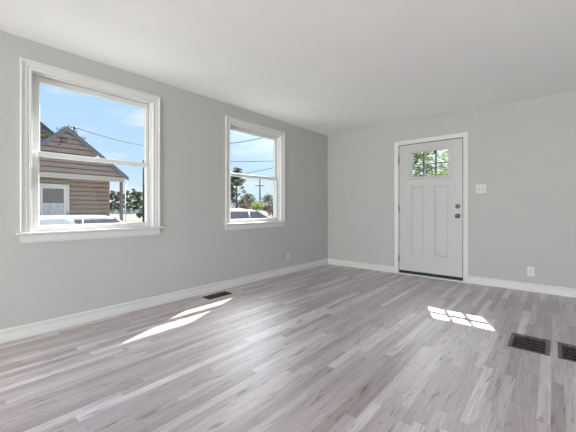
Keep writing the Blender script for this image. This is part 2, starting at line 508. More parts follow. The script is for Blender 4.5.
# baseboards: profile (height, thickness)
BP = [(0.0, 0.0), (0.0, 0.015), (0.040, 0.0155), (0.046, 0.0135), (0.050, 0.0085), (0.062, 0.0075), (0.076, 0.0085), (0.082, 0.0125), (0.090, 0.0135), (0.097, 0.0115), (0.101, 0.006), (0.103, 0.0)]
def baseboard(name, a, b, xf, label, mit0=0, mit1=0):
    m = MB()
    m.loops([[(a + mit0 * t, -t, h) for h, t in BP], [(b - mit1 * t, -t, h) for h, t in BP]], closed=False, cap=False)
    k = len(BP)
    m.add([(a + mit0 * t, -t, h) for h, t in BP], [tuple(range(k))])
    m.add([(b - mit1 * t, -t, h) for h, t in BP], [tuple(range(k))])
    return struct(m.build(name, M_TRIM, xf=xf), label, 'baseboard')
baseboard('baseboard_left', BY, 0, TL, 'white moulded baseboard under the windows', 0, 1)
baseboard('baseboard_front', 0, 1.298, TF, 'short white moulded baseboard between corner and door', 1, 0)
baseboard('baseboard_right', 2.370, RX, TF, 'white moulded baseboard right of the front door', 0, 1)

# ------------------------------------------------------------------ windows
CAS = [(0.0, 0.0), (0.0, 0.011), (0.004, 0.014), (0.014, 0.014), (0.018, 0.008), (0.023, 0.008), (0.029, 0.014), (0.050, 0.0145),
       (0.056, 0.013), (0.061, 0.022), (0.071, 0.0235), (0.075, 0.020), (0.075, 0.0)]
def make_window(name, so0, so1, label, xf=TL, zs=Z_STOOL, zt_out=Z_CASTOP):
    s0, s1, zt = so0 + CW, so1 - CW, zt_out - CW
    root = empty(name, xf((s0 + s1) / 2, 0, zs)); struct(root, label, 'window')
    m = MB(); sweep_casing(m, s0, s1, zs, zt, CAS, -1); m.build('casing', M_TRIM, root, xf)
    m = MB().box(so0 - 0.026, so1 + 0.034, -0.045, 0.0, zs - 0.018, zs, 0.006)
    m.box(s0 + 0.001, s1 - 0.001, -0.01, 0.05, zs - 0.018, zs)
    m.build('stool', M_TRIM, root, xf)
    m = MB(); a = (zs - 0.018, zs - 0.088)
    pr = [(0, a[0]), (-0.014, a[0]), (-0.014, a[1] + 0.016), (-0.009, a[1] + 0.007), (-0.009, a[1]), (0, a[1])]
    m.loops([[(so0, d, z) for d, z in pr], [(so1, d, z) for d, z in pr]], cap=False)
    m.add([(so0, d, z) for d, z in pr], [tuple(range(6))]); m.add([(so1, d, z) for d, z in pr], [tuple(range(6))])
    m.build('apron', M_TRIM, root, xf)
    # jamb liner with the parting bead between the two sash tracks
    m = MB()
    for (a, b) in ((s0 - 0.011, s0), (s1, s1 + 0.011)):
        m.box(a, b, 0.0, WT, zs, zt + 0.011)
    m.box(s0, s1, 0.0, WT, zt, zt + 0.011)
    m.box(s0, s1, 0.05, WT + 0.02, zs - 0.028, zs)
    m.build('jamb', M_VINYL, root, xf)
    m = MB()
    for (a, b) in ((s0, s0 + 0.012), (s1 - 0.012, s1)):
        m.box(a, b, 0.030, 0.046, zs, zt, 0.002)
        m.box(a, b, 0.126, 0.15, zs, zt)
    m.box(s0 + 0.012, s1 - 0.012, 0.030, 0.046, zt - 0.012, zt, 0.002)
    m.box(s0 + 0.012, s1 - 0.012, 0.126, 0.15, zt - 0.02, zt)
    m.build('stop_bead', M_VINYL, root, xf)
    zm = 1.520
    lo = MB(); ring_frame(lo, s0 + 0.013, s1 - 0.013, zs + 0.001, zm + 0.020, (0.048, 0.037, 0.050, 0.042), 0.050, 0.084)
    lo = lo.build('lower_sash', M_VINYL, root, xf)
    g = MB().box(s0 + 0.059, s1 - 0.048, 0.066, 0.069, zs + 0.049, zm - 0.020)
    g.build('glass_pane', M_GLASS, lo, xf)
    lock = MB().box((s0 + s1) / 2 - 0.025, (s0 + s1) / 2 + 0.025, 0.058, 0.078, zm + 0.0201, zm + 0.027, 0.003)
    lock.lathe([(0.008, 0), (0.008, 0.012), (0.004, 0.014)], ((s0 + s1) / 2, 0.068, zm + 0.027), (0, 0, 1), 12)
    lock.build('sash_lock', M_VINYL, lo, xf)
    up = MB(); ring_frame(up, s0 + 0.005, s1 - 0.005, zm - 0.018, zt - 0.001, (0.068, 0.033, 0.040, 0.052), 0.088, 0.122)
    up = up.build('upper_sash', M_VINYL, root, xf)
    g = MB().box(s0 + 0.071, s1 - 0.036, 0.104, 0.107, zm + 0.020, zt - 0.051)
    g.build('glass_pane', M_GLASS, up, xf)
    return root
make_window('window_1', *WIN['window_1'], 'white double-hung window nearest the camera, framing the tan house')
make_window('window_2', *WIN['window_2'], 'white double-hung window nearer the corner, framing a silver car roof')
for nm, h, xf, lb in (('fill_window_3', holes_back[0], TB, 'added wide window for fill light in the wall behind the camera'),
                      ('fill_window_4', holes_right[0], TR, 'added wide window for fill light in the right wall beside the camera'),
                      ('fill_window_5', holes_right[1], TR, 'added wide window for fill light in the right wall behind the camera')):
    r4 = empty(nm, xf((h[0] + h[1]) / 2, 0, h[2])); struct(r4, lb, 'window')  # unseen windows, added to hold the fill lights
    m = MB(); ring_frame(m, *h, (0.06, 0.06, 0.06, 0.06), 0.0, 0.12); m.build('frame', M_TRIM, r4, xf)
    MB().box(h[0] + 0.055, h[1] - 0.055, 0.06, 0.064, h[2] + 0.055, h[3] - 0.055).build('glass_pane', M_GLASS, r4, xf)

# ------------------------------------------------------------------ front door
dr = empty('door_1', (1.836, 0, 0)); struct(dr, 'white craftsman front door with six-pane lite and two tall panels', 'door')
DC = [(0.0, 0.0), (0.0, 0.010), (0.003, 0.012), (0.040, 0.0145), (0.050, 0.018), (0.062, 0.018), (0.066, 0.015), (0.066, 0.0)]
m = MB(); sweep_casing(m, D_S0 + 0.002, D_S1 - 0.002, 0.0, D_ZT - 0.002, DC, -1); m.build('casing', M_TRIM, dr)
m = MB()
m.box(D_S0 - 0.011, D_S0 + 0.006, 0.0, WT + 0.01, 0.0, D_ZT + 0.011)
m.box(D_S1 - 0.004, D_S1 + 0.011, 0.0, WT + 0.01, 0.0, D_ZT + 0.011)
m.box(D_S0 + 0.006, D_S1 - 0.004, 0.0, WT + 0.01, D_ZT + 0.001, D_ZT + 0.011)
m.box(D_S0 + 0.006, D_S0 + 0.024, 0.052, 0.09, 0.0, D_ZT + 0.001)
m.box(D_S1 - 0.022, D_S1 - 0.004, 0.052, 0.09, 0.0, D_ZT + 0.001)
m.box(D_S0 + 0.024, D_S1 - 0.022, 0.052, 0.09, D_ZT - 0.017, D_ZT + 0.001)
m.build('jamb', M_TRIM, dr)
SX0, SX1, SZ0, SZ1, SD0, SD1 = 1.379, 2.292, 0.062, 2.066, 0.003, 0.048
LT = (1.585, 2.105, 1.553, 1.933)                # clear glass
LH = (1.575, 2.115, 1.543, 1.943)
PAN = [(1.560, 1.762, 0.330, 1.398), (1.906, 2.108, 0.330, 1.398)]
# the leaf: through hole for the lite, panels pressed into its face
m = slab_holes(SX0, SX1, SZ0, SZ1, SD0, SD1, [LH] + PAN)
for a, b, c, d in PAN:
    m.add([(a, SD1 - 0.004, c), (b, SD1 - 0.004, c), (b, SD1 - 0.004, d), (a, SD1 - 0.004, d)], [(0, 1, 2, 3)])
slab = m.build('door_leaf', M_DOOR, dr)
for a, b, c, d in PAN:
    def rc(i, y): return [(a + i, y, c + i), (b - i, y, c + i), (b - i, y, d - i), (a + i, y, d - i)]
    q = MB().loops([rc(0, SD0), rc(0.0001, SD0 - 0.003), rc(0.006, SD0 - 0.003), rc(0.013, SD0 + 0.009), rc(0.024, SD0 + 0.009), rc(0.036, SD0 + 0.003)])
    q.build('panel', M_DOOR, slab)
def lite_ring(y_out, y_in):
    a, b, c, d = LT
    def rc(i, y): return [(a - i, y, c - i), (b + i, y, c - i), (b + i, y, d + i), (a - i, y, d + i)]
    return MB().loops([rc(0.046, y_in), rc(0.044, y_in + (y_out - y_in) * 0.75), rc(0.036, y_out), rc(0.014, y_out), rc(0.0, y_in + (y_out - y_in) * 0.3), rc(0.0, y_in + (0.02 if y_out < y_in else -0.02))], cap=False)
lf = lite_ring(SD0 - 0.013, SD0).build('lite_frame', M_DOOR, dr)
lite_ring(SD1 + 0.010, SD1).build('outer_frame', M_DOOR, lf)
g = MB().box(LT[0] - 0.008, LT[1] + 0.008, 0.0225, 0.0265, LT[2] - 0.008, LT[3] + 0.008).build('glass_pane', M_GLASS, lf)
m = MB(); w3 = (LT[1] - LT[0]) / 3; hz = (LT[2] + LT[3]) / 2
def bar(mm, a, b, c, d, y0=-0.004, y1=0.022):
    mm.box(a, b, y0, y1, c, d, 0.003)
M_MUNT_SHADE = mat('muntin_backlit_shade', (0.06, 0.06, 0.06), 0.5, noise=0.03, nscale=40)  # backlit shade of the inner muntins put into their colour
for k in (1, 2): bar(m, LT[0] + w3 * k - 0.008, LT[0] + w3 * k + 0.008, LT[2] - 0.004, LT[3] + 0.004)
tag(m.build('upright_muntin', M_MUNT_SHADE, lf), 'upright muntins with backlit shade in their colour')
m = MB(); bar(m, LT[0] - 0.004, LT[1] + 0.004, hz - 0.007, hz + 0.007); tag(m.build('cross_muntin', M_MUNT_SHADE, lf), 'cross muntin with backlit shade in its colour')
m = MB()
for k in (1, 2): bar(m, LT[0] + w3 * k - 0.009, LT[0] + w3 * k + 0.009, LT[2] - 0.004, LT[3] + 0.004, 0.027, 0.052)
bar(m, LT[0] - 0.004, LT[1] + 0.004, hz - 0.009, hz + 0.009, 0.027, 0.052)
m.build('outer_muntins', M_DOOR, lf)
m = MB().box(SX0 + 0.002, SX1 - 0.002, -0.002, 0.046, 0.024, 0.060)
for k in range(3): m.box(SX0 + 0.002, SX1 - 0.002, 0.004 + 0.014 * k, 0.008 + 0.014 * k, 0.019, 0.026)
tag(m.build('door_sweep', M_RUBBER, dr), 'black rubber sweep under the door')
m = MB().box(1.301, 2.368, -0.040, -0.0001, 0.0, 0.017, 0.005)
m.box(D_S0 + 0.006, D_S1 - 0.004, -0.0001, WT, 0.0, 0.017)
m.build('threshold', M_TRIM, dr)
m = MB()  # black strips added to darken the gap between leaf and jamb
m.box(SX0 - 0.0075, SX0 - 0.0005, 0.012, 0.050, 0.02, SZ1 + 0.010)
m.box(SX1 + 0.0005, SX1 + 0.0065, 0.012, 0.050, 0.02, SZ1 + 0.010)
m.box(SX0 - 0.0005, SX1 + 0.0005, 0.012, 0.050, SZ1 + 0.0005, SZ1 + 0.0115)
tag(m.build('gap_shade_strip', M_RUBBER, dr), 'black strip darkening the gap round the door')
for z in (1.84, 1.055, 0.245):
    m = MB(); xk = 1.3745
    m.tube([(xk, -0.006, z - 0.05), (xk, -0.006, z + 0.05)], 0.0085, 10)
    for dz in (-0.05, 0.05): m.lathe([(0.0085, 0), (0.010, 0.001), (0.007, 0.006)], (xk, -0.006, z + dz), (0, 0, 1 if dz > 0 else -1), 10)
    m.box(xk - 0.003, xk + 0.003, -0.006, 0.03, z - 0.05, z + 0.05)
    tag(m.build('hinge', M_HINGE, dr), 'grey steel hinge')
KX = 2.231
m = MB().lathe([(0.034, 0), (0.034, 0.004), (0.030, 0.008), (0.013, 0.010), (0.012, 0.030), (0.018, 0.036), (0.027, 0.046), (0.028, 0.056), (0.023, 0.065), (0.010, 0.069)], (KX, SD0, 0.945), (0, -1, 0), 24)
tag(m.build('door_knob', M_NICKEL, dr), 'round satin nickel knob')
m = MB().lathe([(0.032, 0), (0.032, 0.006), (0.028, 0.012), (0.012, 0.013)], (KX, SD0, 1.085), (0, -1, 0), 24)
dbolt = tag(m.build('deadbolt', M_NICKEL, dr), 'round satin nickel deadbolt')
MB().box(KX - 0.004, KX + 0.004, SD0 - 0.030, SD0 - 0.0125, 1.068, 1.102, 0.003).build('thumb_turn', M_NICKEL, dbolt)
for z in (0.945, 1.085):
    m = MB().box(SX1 + 0.0005, SX1 + 0.0065, -0.004, 0.03, z - 0.03, z + 0.03, 0.001)
    tag(m.build('strike_plate', M_NICKEL, dr), 'small satin nickel strike plate')

# ------------------------------------------------------------------ outlets and switch
def plate(m, c, w, h, xf_d=-1):
    def rc(i, d): return [(c[0] - w / 2 + i, d, c[1] - h / 2 + i), (c[0] + w / 2 - i, d, c[1] - h / 2 + i), (c[0] + w / 2 - i, d, c[1] + h / 2 - i), (c[0] - w / 2 + i, d, c[1] + h / 2 - i)]
    m.loops([rc(0, 0), rc(0, -0.003), rc(0.003, -0.0058), rc(0.007, -0.0065)])
def outlet(cu, cz, xf, label):
    r = empty('wall_outlet', xf(cu, 0, cz)); tag(r, label, 'outlet', 'wall outlets above the baseboards')
    m = MB(); plate(m, (cu, cz), 0.078, 0.122); m.build('cover_plate', M_PLATE, r, xf)
    for dz in (-0.020, 0.020):
        m = MB(); n = 16
        pts = [(cu + 0.0165 * cos(2 * pi * k / n), cz + dz + max(-0.0125, min(0.0125, 0.0165 * sin(2 * pi * k / n)))) for k in range(n)]
        m.loops([[(a, -0.006, b) for a, b in pts], [(a, -0.0082, b) for a, b in pts]])
        rec = m.build('receptacle', M_PLATE, r, xf)
        s = MB().box(cu - 0.0080, cu - 0.0055, -0.0086, -0.0080, cz + dz - 0.002, cz + dz + 0.008)
        s.box(cu + 0.0055, cu + 0.0080, -0.0086, -0.0080, cz + dz - 0.001, cz + dz + 0.007)
        s.lathe([(0.0026, 0), (0.0026, 0.0006)], (cu, -0.0080, cz + dz - 0.0075), (0, -1, 0), 10)
        s.build('slot', M_SLOT, rec, xf)
    MB().lathe([(0.0035, 0), (0.0032, 0.0012), (0.001, 0.0016)], (cu, -0.0064, cz), (0, -1, 0), 12).build('screw', M_HINGE, r, xf)
outlet(-1.168, 0.266, TL, 'white duplex outlet low on the wall under the far window')
outlet(3.064, 0.250, TF, 'white duplex outlet low on the wall right of the front door')
sw = empty('light_switch', (2.521, 0, 1.326)); tag(sw, 'white two-gang toggle light switch beside the front door', 'light switch')
m = MB(); plate(m, (2.521, 1.326), 0.124, 0.124); m.build('cover_plate', M_PLATE, sw)
for dx in (-0.023, 0.023):
    m = MB().box(2.521 + dx - 0.006, 2.521 + dx + 0.006, -0.0075, -0.006, 1.314, 1.338)
    m.build('toggle_slot', M_SLOT, sw)
    m = MB(); z = 1.326
    m.loops([[(2.521 + dx - 0.0045, -0.007, z - 0.008), (2.521 + dx + 0.0045, -0.007, z - 0.008), (2.521 + dx + 0.0045, -0.007, z + 0.006), (2.521 + dx - 0.0045, -0.007, z + 0.006)],
             [(2.521 + dx - 0.0038, -0.019, z + 0.004), (2.521 + dx + 0.0038, -0.019, z + 0.004), (2.521 + dx + 0.0038, -0.018, z + 0.011), (2.521 + dx - 0.0038, -0.018, z + 0.011)]])
    m.build('toggle', M_PLATE, sw)
    for dz in (-0.030, 0.030):
        MB().lathe([(0.003, 0), (0.0028, 0.001), (0.001, 0.0014)], (2.521 + dx, -0.0064, 1.326 + dz), (0, -1, 0), 10).build('screw', M_HINGE, sw)

# ------------------------------------------------------------------ floor registers
def register(x0, x1, y0, y1, label, long_x=False, fr=0.010, end=0.026, nf=15, rows=5, group='floor registers', dark=False):
    """Louvred register let into the floor, x0..x1 by y0..y1."""
    r = empty('floor_register', ((x0 + x1) / 2, (y0 + y1) / 2, 0)); tag(r, label, 'floor vent', group)
    fx = end if not long_x else fr
    fy = fr if not long_x else end
    m = MB()
    def rc(ix, iy, z): return [(x0 + ix, y0 + iy, z), (x1 - ix, y0 + iy, z), (x1 - ix, y1 - iy, z), (x0 + ix, y1 - iy, z)]
    m.loops([rc(0, 0, 0.0003), rc(0.002, 0.002, 0.0045), rc(fx - 0.004, fy - 0.004, 0.005), rc(fx, fy, 0.003), rc(fx, fy, -0.02)], cap=False)
    m.build('frame', M_REGF if not dark else M_REG, r)
    g = MB(); ax0, ax1, ay0, ay1 = x0 + fx, x1 - fx, y0 + fy, y1 - fy
    if not long_x:
        for k in range(nf):
            c = ax0 + (ax1 - ax0) * (k + 0.5) / nf; w = (ax1 - ax0) / nf
            g.add([(c - 0.0026, ay0, 0.0032), (c + 0.0010, ay0, 0.0032), (c + 0.0040, ay0, -0.012), (c + 0.0004, ay0, -0.012),
                   (c - 0.0026, ay1, 0.0032), (c + 0.0010, ay1, 0.0032), (c + 0.0040, ay1, -0.012), (c + 0.0004, ay1, -0.012)],
                  [(0, 1, 2, 3), (7, 6, 5, 4), (0, 4, 5, 1), (1, 5, 6, 2), (2, 6, 7, 3), (3, 7, 4, 0)])
        for k in range(1, rows):
            y = ay0 + (ay1 - ay0) * k / rows
            g.box(ax0, ax1, y - 0.0022, y + 0.0022, -0.012, -0.003)
    else:
        for k in range(nf):
            y = ay0 + (ay1 - ay0) * (k + 0.5) / nf
            g.add([(ax0, y - 0.0026, 0.0032), (ax0, y + 0.0010, 0.0032), (ax0, y + 0.0040, -0.012), (ax0, y + 0.0004, -0.012),
                   (ax1, y - 0.0026, 0.0032), (ax1, y + 0.0010, 0.0032), (ax1, y + 0.0040, -0.012), (ax1, y + 0.0004, -0.012)],
                  [(0, 1, 2, 3), (7, 6, 5, 4), (0, 4, 5, 1), (1, 5, 6, 2), (2, 6, 7, 3), (3, 7, 4, 0)])
        g.box((ax0 + ax1) / 2 - 0.004, (ax0 + ax1) / 2 + 0.004, ay0, ay1, -0.010, 0.0034)
        g.box(ax0, ax1, (ay0 + ay1) / 2 - 0.008, (ay0 + ay1) / 2 + 0.008, -0.010, 0.0036)
    g.build('grille', M_REG, r)
    m = MB(); o = 0.001
    bx = (max(ax0, x0 + 0.012) - 0.001, min(ax1, x1 - 0.012) + 0.001)
    m.loops([rc(fx - o, fy - o, -0.001), rc(fx - o, fy - o, -0.13)])
    m.build('duct_boot', M_DUCT, r)
    return r
register(3.016, 3.266, -2.120, -1.780, 'dark louvred floor register, the whole one beside the sun patch', group=None)
register(3.308, 3.558, -2.120, -1.780, 'dark louvred floor register cut off by the edge of the view', group=None)
register(0.114, 0.270, -2.878, -2.534, 'narrow dark floor register at the baseboard below the windows', long_x=True, fr=0.010, end=0.016, nf=22, dark=True, group=None)

# ------------------------------------------------------------------ outside: ground
GZ = -0.55
struct(MB().box(-260, 120, -120, 240, GZ - 0.3, GZ).build('ground', M_GRASS), 'pale green lawn outside the windows', 'ground')
struct(MB().box(-10.6, -2.0, -9, 14, GZ, GZ + 0.02).build('driveway', M_CONC), 'concrete driveway between the two houses', 'driveway')
struct(MB().box(-78, -42, -90, 160, GZ, GZ + 0.02).build('road', M_ASPH), 'pale asphalt road beyond the tan house', 'road')

# ------------------------------------------------------------------ tan neighbour house
hs = empty('house', (-12.2, -1.5, GZ)); tag(hs, 'tan clapboard house with gabled porch seen through the near window', 'house')
PK_Y, PK_Z, SR, SLF = -1.47, 4.17, 0.785, 0.90     # porch gable peak, slopes
XG = -11.0
def courses(m, x, z0, zt, yl, yr, step=0.19, thick=0.036):
    """Lap siding courses facing +x, yl(z)..yr(z) give the clipped extent."""
    z = z0
    while z < zt - 0.01:
        z2 = min(z + step, zt)
        a0, b0, a1, b1 = yl(z), yr(z), yl(z2), yr(z2)
        if b0 - a0 < 0.02: break
        if b1 < a1: a1 = b1 = (a1 + b1) / 2
        zg = z + 0.026
        m.add([(x + thick, a0, zg), (x + thick, b0, zg), (x + thick - 0.012, b1, z2), (x + thick - 0.012, a1, z2), (x, a0, zg), (x, b0, zg),
               (x, a0, z), (x, b0, z), (x + thick - 0.012, a0, z), (x + thick - 0.012, b0, z)],
              [(0, 1, 2, 3), (0, 4, 5, 1), (4, 6, 7, 5), (6, 8, 9, 7)])
        z = z2
pyl = lambda z: PK_Y - (PK_Z - z) / SLF
pyr = lambda z: PK_Y + (PK_Z - z) / SR
m = MB(); courses(m, XG, 2.42, PK_Z, lambda z: max(pyl(z), -3.3), pyr)
m.add([(XG, pyl(2.42), 2.42), (XG, pyr(2.42), 2.42), (XG, PK_Y, PK_Z)], [(0, 1, 2)])
m.build('gable_siding', M_SIDING, hs)
EY = 0.80                                           # right eave tip
def roof_slab(m, p, q, x0, x1, th):
    (ya, za), (yb, zb) = p, q
    m.add([(x0, ya, za), (x1, ya, za), (x1, yb, zb), (x0, yb, zb), (x0, ya, za + th), (x1, ya, za + th), (x1, yb, zb + th), (x0, yb, zb + th)],
          [(0, 1, 2, 3), (7, 6, 5, 4), (0, 4, 5, 1), (1, 5, 6, 2), (2, 6, 7, 3), (3, 7, 4, 0)])
zr = lambda y: PK_Z - (y - PK_Y) * SR
zl = lambda y: PK_Z - (PK_Y - y) * SLF
m = MB(); roof_slab(m, (PK_Y, PK_Z), (EY, zr(EY)), -16, XG + 0.14, 0.05); roof_slab(m, (PK_Y, PK_Z), (-3.7, zl(-3.7)), -16, XG + 0.14, 0.05)
m.build('porch_roof', M_SHINGLE, hs)
m = MB()
roof_slab(m, (PK_Y, PK_Z - 0.12), (EY, zr(EY) - 0.12), XG + 0.10, XG + 0.13, 0.115)
roof_slab(m, (PK_Y, PK_Z - 0.12), (-3.7, zl(-3.7) - 0.12), XG + 0.10, XG + 0.13, 0.115)
m.build('rake_board', mat('rake_grey', (0.13, 0.14, 0.165), 0.6, noise=0.05, nscale=5), hs)
MB().box(XG - 0.10, XG + 0.03, -3.7, 0.66, 2.22, 2.42, 0.01).build('porch_beam', M_EXTTRIM, hs)
MB().box(-12.2, XG - 0.10, -3.7, 0.70, 2.40, 2.43).build('porch_ceiling', M_EXTTRIM, hs)
MB().box(XG - 0.08, XG + 0.02, 0.50, 0.61, GZ, 2.22, 0.008).build('porch_post', M_POST, hs)
m = MB().tube([(XG + 0.02, 0.70, GZ + 0.05), (XG + 0.02, 0.70, 2.05), (XG + 0.06, 0.76, 2.28)], 0.035, 8)
m.build('downspout', M_DSPOUT, hs)
MB().box(-12.2, XG + 0.1, -6.5, 0.62, GZ, -0.30).build('porch_slab', M_FOUND, hs)
XW = -12.2
DY0, DY1, DZ1 = -2.14, -1.07, 2.06
m = MB()
courses(m, XW, -0.30, 2.42, lambda z: DY1, lambda z: 0.48)
courses(m, XW, -0.30, 2.42, lambda z: -6.2, lambda z: DY0)
courses(m, XW, DZ1, 2.42, lambda z: DY0, lambda z: DY1)
m.box(XW - 0.02, XW, -6.2, 0.48, GZ, 2.42)
m.box(-20, XW - 0.0, 0.46, 0.48, GZ, 2.42)
m.build('porch_wall', M_SIDING, hs)
MB().box(XW - 0.0, XW + 0.025, 0.44, 0.50, -0.30, 2.42, 0.004).build('corner_board', M_SIDING, hs)
MY_, MZ_, MS = -5.2, 7.16, 0.83                     # main gable peak
m = MB()
courses(m, XW - 0.3, 2.42, MZ_, lambda z: MY_ - (MZ_ - z) / MS, lambda z: MY_ + (MZ_ - z) / MS)
m.add([(XW - 0.3, MY_ - (MZ_ - 2.42) / MS, 2.42), (XW - 0.3, MY_ + (MZ_ - 2.42) / MS, 2.42), (XW - 0.3, MY_, MZ_)], [(0, 1, 2)])
m.build('main_gable_siding', M_SIDING, hs)
m = MB(); e = 0.45
roof_slab(m, (MY_, MZ_), (e, MZ_ - (e - MY_) * MS), -20, XW - 0.16, 0.06)
roof_slab(m, (MY_, MZ_), (-10.8, MZ_ - 5.6 * MS), -20, XW - 0.16, 0.06)
m.build('main_roof', M_SHINGLE, hs)
dd = MB(); ring_frame(dd, DY0, DY1, -0.28, DZ1, (0.085, 0.085, 0.05, 0.085), -0.035, 0.02)
TH = lambda u, d, w: (XW - d, u, w)
pd = dd.build('porch_door', M_DSPOUT, hs, TH)
q = MB(); ring_frame(q, DY0 + 0.086, DY1 - 0.086, -0.22, DZ1 - 0.087, (0.10, 0.10, 0.92, 0.10), -0.018, 0.015)
q.box(DY0 + 0.18, DY1 - 0.18, -0.016, 0.01, 1.235, 1.275)
q.box((DY0 + DY1) / 2 - 0.012, (DY0 + DY1) / 2 + 0.012, -0.012, 0.01, 0.70, 1.24)
q.build('storm_door_frame', M_DSPOUT, pd, TH)
MB().box(DY0 + 0.17, DY1 - 0.17, -0.010, -0.003, 1.26, DZ1 - 0.17).build('screen', M_SCREEN, pd, TH)
MB().box(DY0 + 0.17, DY1 - 0.17, -0.010, -0.003, 0.68, 1.25).build('lower_pane', mat('frosted_pane', (0.45, 0.45, 0.47), 0.3, noise=0.2, nscale=7), pd, TH)
tag(MB().box(DY1 - 0.075, DY1 - 0.055, -0.07, -0.03, 0.78, 0.92, 0.004).build('door_handle', M_CONDUIT, pd, TH), 'black door handle')
m = MB().tube([(XG + 0.05, -1.72, 3.46), (XG + 0.07, -1.66, 3.52), (XG + 0.07, -1.64, 3.72), (XG + 0.07, -1.55, 3.76), (XG + 0.07, -1.46, 3.72), (XG + 0.07, -1.46, 3.62), (XG + 0.07, -1.62, 3.60)], 0.018, 6)
tag(m.build('service_conduit', M_CONDUIT, hs), 'dark bent conduit on the gable')
m = MB().tube([(XG + 0.06, -1.30, 3.95), (XG + 0.1, -1.24, 4.08), (XG + 0.16, -1.22, 4.17)], 0.02, 6)
m.lathe([(0.045, 0), (0.05, 0.06), (0.02, 0.1)], (XG + 0.16, -1.22, 4.15), (0, 0, 1), 10)
m.build('weatherhead', M_CONDUIT, hs)

# ------------------------------------------------------------------ foliage
def leaves(rng, clumps, n, size, flat=0.0):
    """n leaf quads spread through ellipsoid clumps (x, y, z, rx, ry, rz)."""
    vs = []; fs = []
    vol = [c[3] * c[4] * c[5] for c in clumps]; tot = sum(vol)
    for c, v in zip(clumps, vol):
        for _ in range(max(3, int(n * v / tot))):
            while True:
                p = Vector((rng.uniform(-1, 1), rng.uniform(-1, 1), rng.uniform(-1, 1)))
                if 0.15 < p.length < 1: break
            p = Vector((c[0] + p.x * c[3], c[1] + p.y * c[4], c[2] + p.z * c[5]))
            q = Vector((rng.gauss(0, 1), rng.gauss(0, 1), rng.gauss(0, 1))).to_track_quat('Z', 'Y')
            s = size * rng.uniform(0.6, 1.3)
            k = len(vs)
            for a, b, cc in ((-1, 0, 0), (0, -0.45, 0.1), (1, 0, 0), (0, 0.45, 0.1)):
                vs.append(p + q @ Vector((a * s, b * s, cc * s)))
            fs.append((k, k + 1, k + 2, k + 3))
    m = MB(); m.add(vs, fs); return m
def tree(loc, h, w, leaf, label, seed, n=900, ls=0.12, crown0=0.3, nc=14, cat='tree', group=None, name='tree', open_=0.30):
    rng = random.Random(seed)
    r = empty(name, loc); tag(r, label, cat, group)
    x, y, z = loc
    clumps = []; t = MB()
    lean = (rng.uniform(-.03, .03) * h, rng.uniform(-.03, .03) * h)
    tr = max(0.02, h * 0.016)
    t.tube([(x, y, z - 0.05), (x + lean[0] * .4, y + lean[1] * .4, z + h * .4), (x + lean[0], y + lean[1], z + h * 0.92)], [tr, tr * .75, tr * .15], 8)
    br = MB()
    for k in range(nc):
        f = crown0 + (1 - crown0) * (k + 0.6) / nc
        prof = math.sin(pi * min(1, (f - crown0) / (1 - crown0) * 0.80 + 0.20)) ** 0.7
        a = k * 2.4 + rng.uniform(-.5, .5)
        d = w * 0.5 * prof * rng.uniform(0.35, 0.85)
        c = (x + lean[0] * f + cos(a) * d, y + lean[1] * f + sin(a) * d, z + h * f * 0.97)
        rad = w * open_ * rng.uniform(0.55, 1.0)
        clumps.append((*c, rad, rad, rad * 0.62))
        b0 = (x + lean[0] * f, y + lean[1] * f, z + h * (f - 0.12))
        br.tube([b0, c], [tr * .35, tr * .08], 5)
    t.build('trunk', M_BARK, r); br.build('branches', M_BARK, r)
    leaves(rng, clumps, n, ls).build('foliage', leaf, r, fixn=False)
    return r
def shrub(loc, h, w, leaf, label, seed, n=500, ls=0.1, group=None):
    rng = random.Random(seed)
    r = empty('shrub', loc); tag(r, label, 'shrub', group)
    x, y, z = loc; cl = []; st = MB()
    for k in range(9):
        a = k * 2.4; d = w * .34 * rng.uniform(.2, 1)
        c = (x + cos(a) * d, y + sin(a) * d, z + h * rng.uniform(.25, .78))
        cl.append((*c, w * .26, w * .26, h * .26))
        st.tube([(x + cos(a) * .05, y + sin(a) * .05, z - .02), c], [h * .012, h * .004], 5)
    st.build('stems', M_BARK, r)
    leaves(rng, cl, n, ls).build('foliage', leaf, r, fixn=False)
    return r
# in front of the door, seen through its small panes
tree((-1.5, 8.9, GZ), 5.2, 3.4, M_LEAFB, 'bright green leafy tree seen through the door panes, left of the two', 11, 5200, 0.085, 0.30, 20)
tree((0.4, 12.6, GZ), 5.6, 3.2, M_LEAFB, 'bright green leafy tree seen through the door panes, right of the two', 12, 4200, 0.085, 0.32, 18)
# beyond the far window
tree((-27.75, 21.1, GZ), 7.1, 3.4, M_LEAFD, 'dark sparse tall tree in the left half of the far window', 21, 1700, 0.16, 0.34, 26, open_=0.16)
shrub((-31.4, 24.6, GZ), 3.0, 4.2, M_LEAFR, 'reddish low shrub under the dark sparse tree', 22, 900, 0.16)
tree((-49.2, 42.2, GZ), 4.9, 4.4, M_LEAFM, 'mid green tree left of the distant utility pole', 23, 1300, 0.22, 0.3, 16)
shrub((-40.4, 36.6, GZ), 3.1, 4.0, M_LEAFY, 'yellow-green shrub behind the silver car', 24, 900, 0.16)
tree((-45.6, 45.2, GZ), 4.8, 4.6, M_LEAFD, 'dark green tree right of the distant utility pole', 25, 1500, 0.20, 0.25, 16)
shrub((-17.3, 16.9, GZ), 2.3, 1.6, M_LEAFR, 'rusty brown shrub at the right edge of the far window', 26, 800, 0.08)
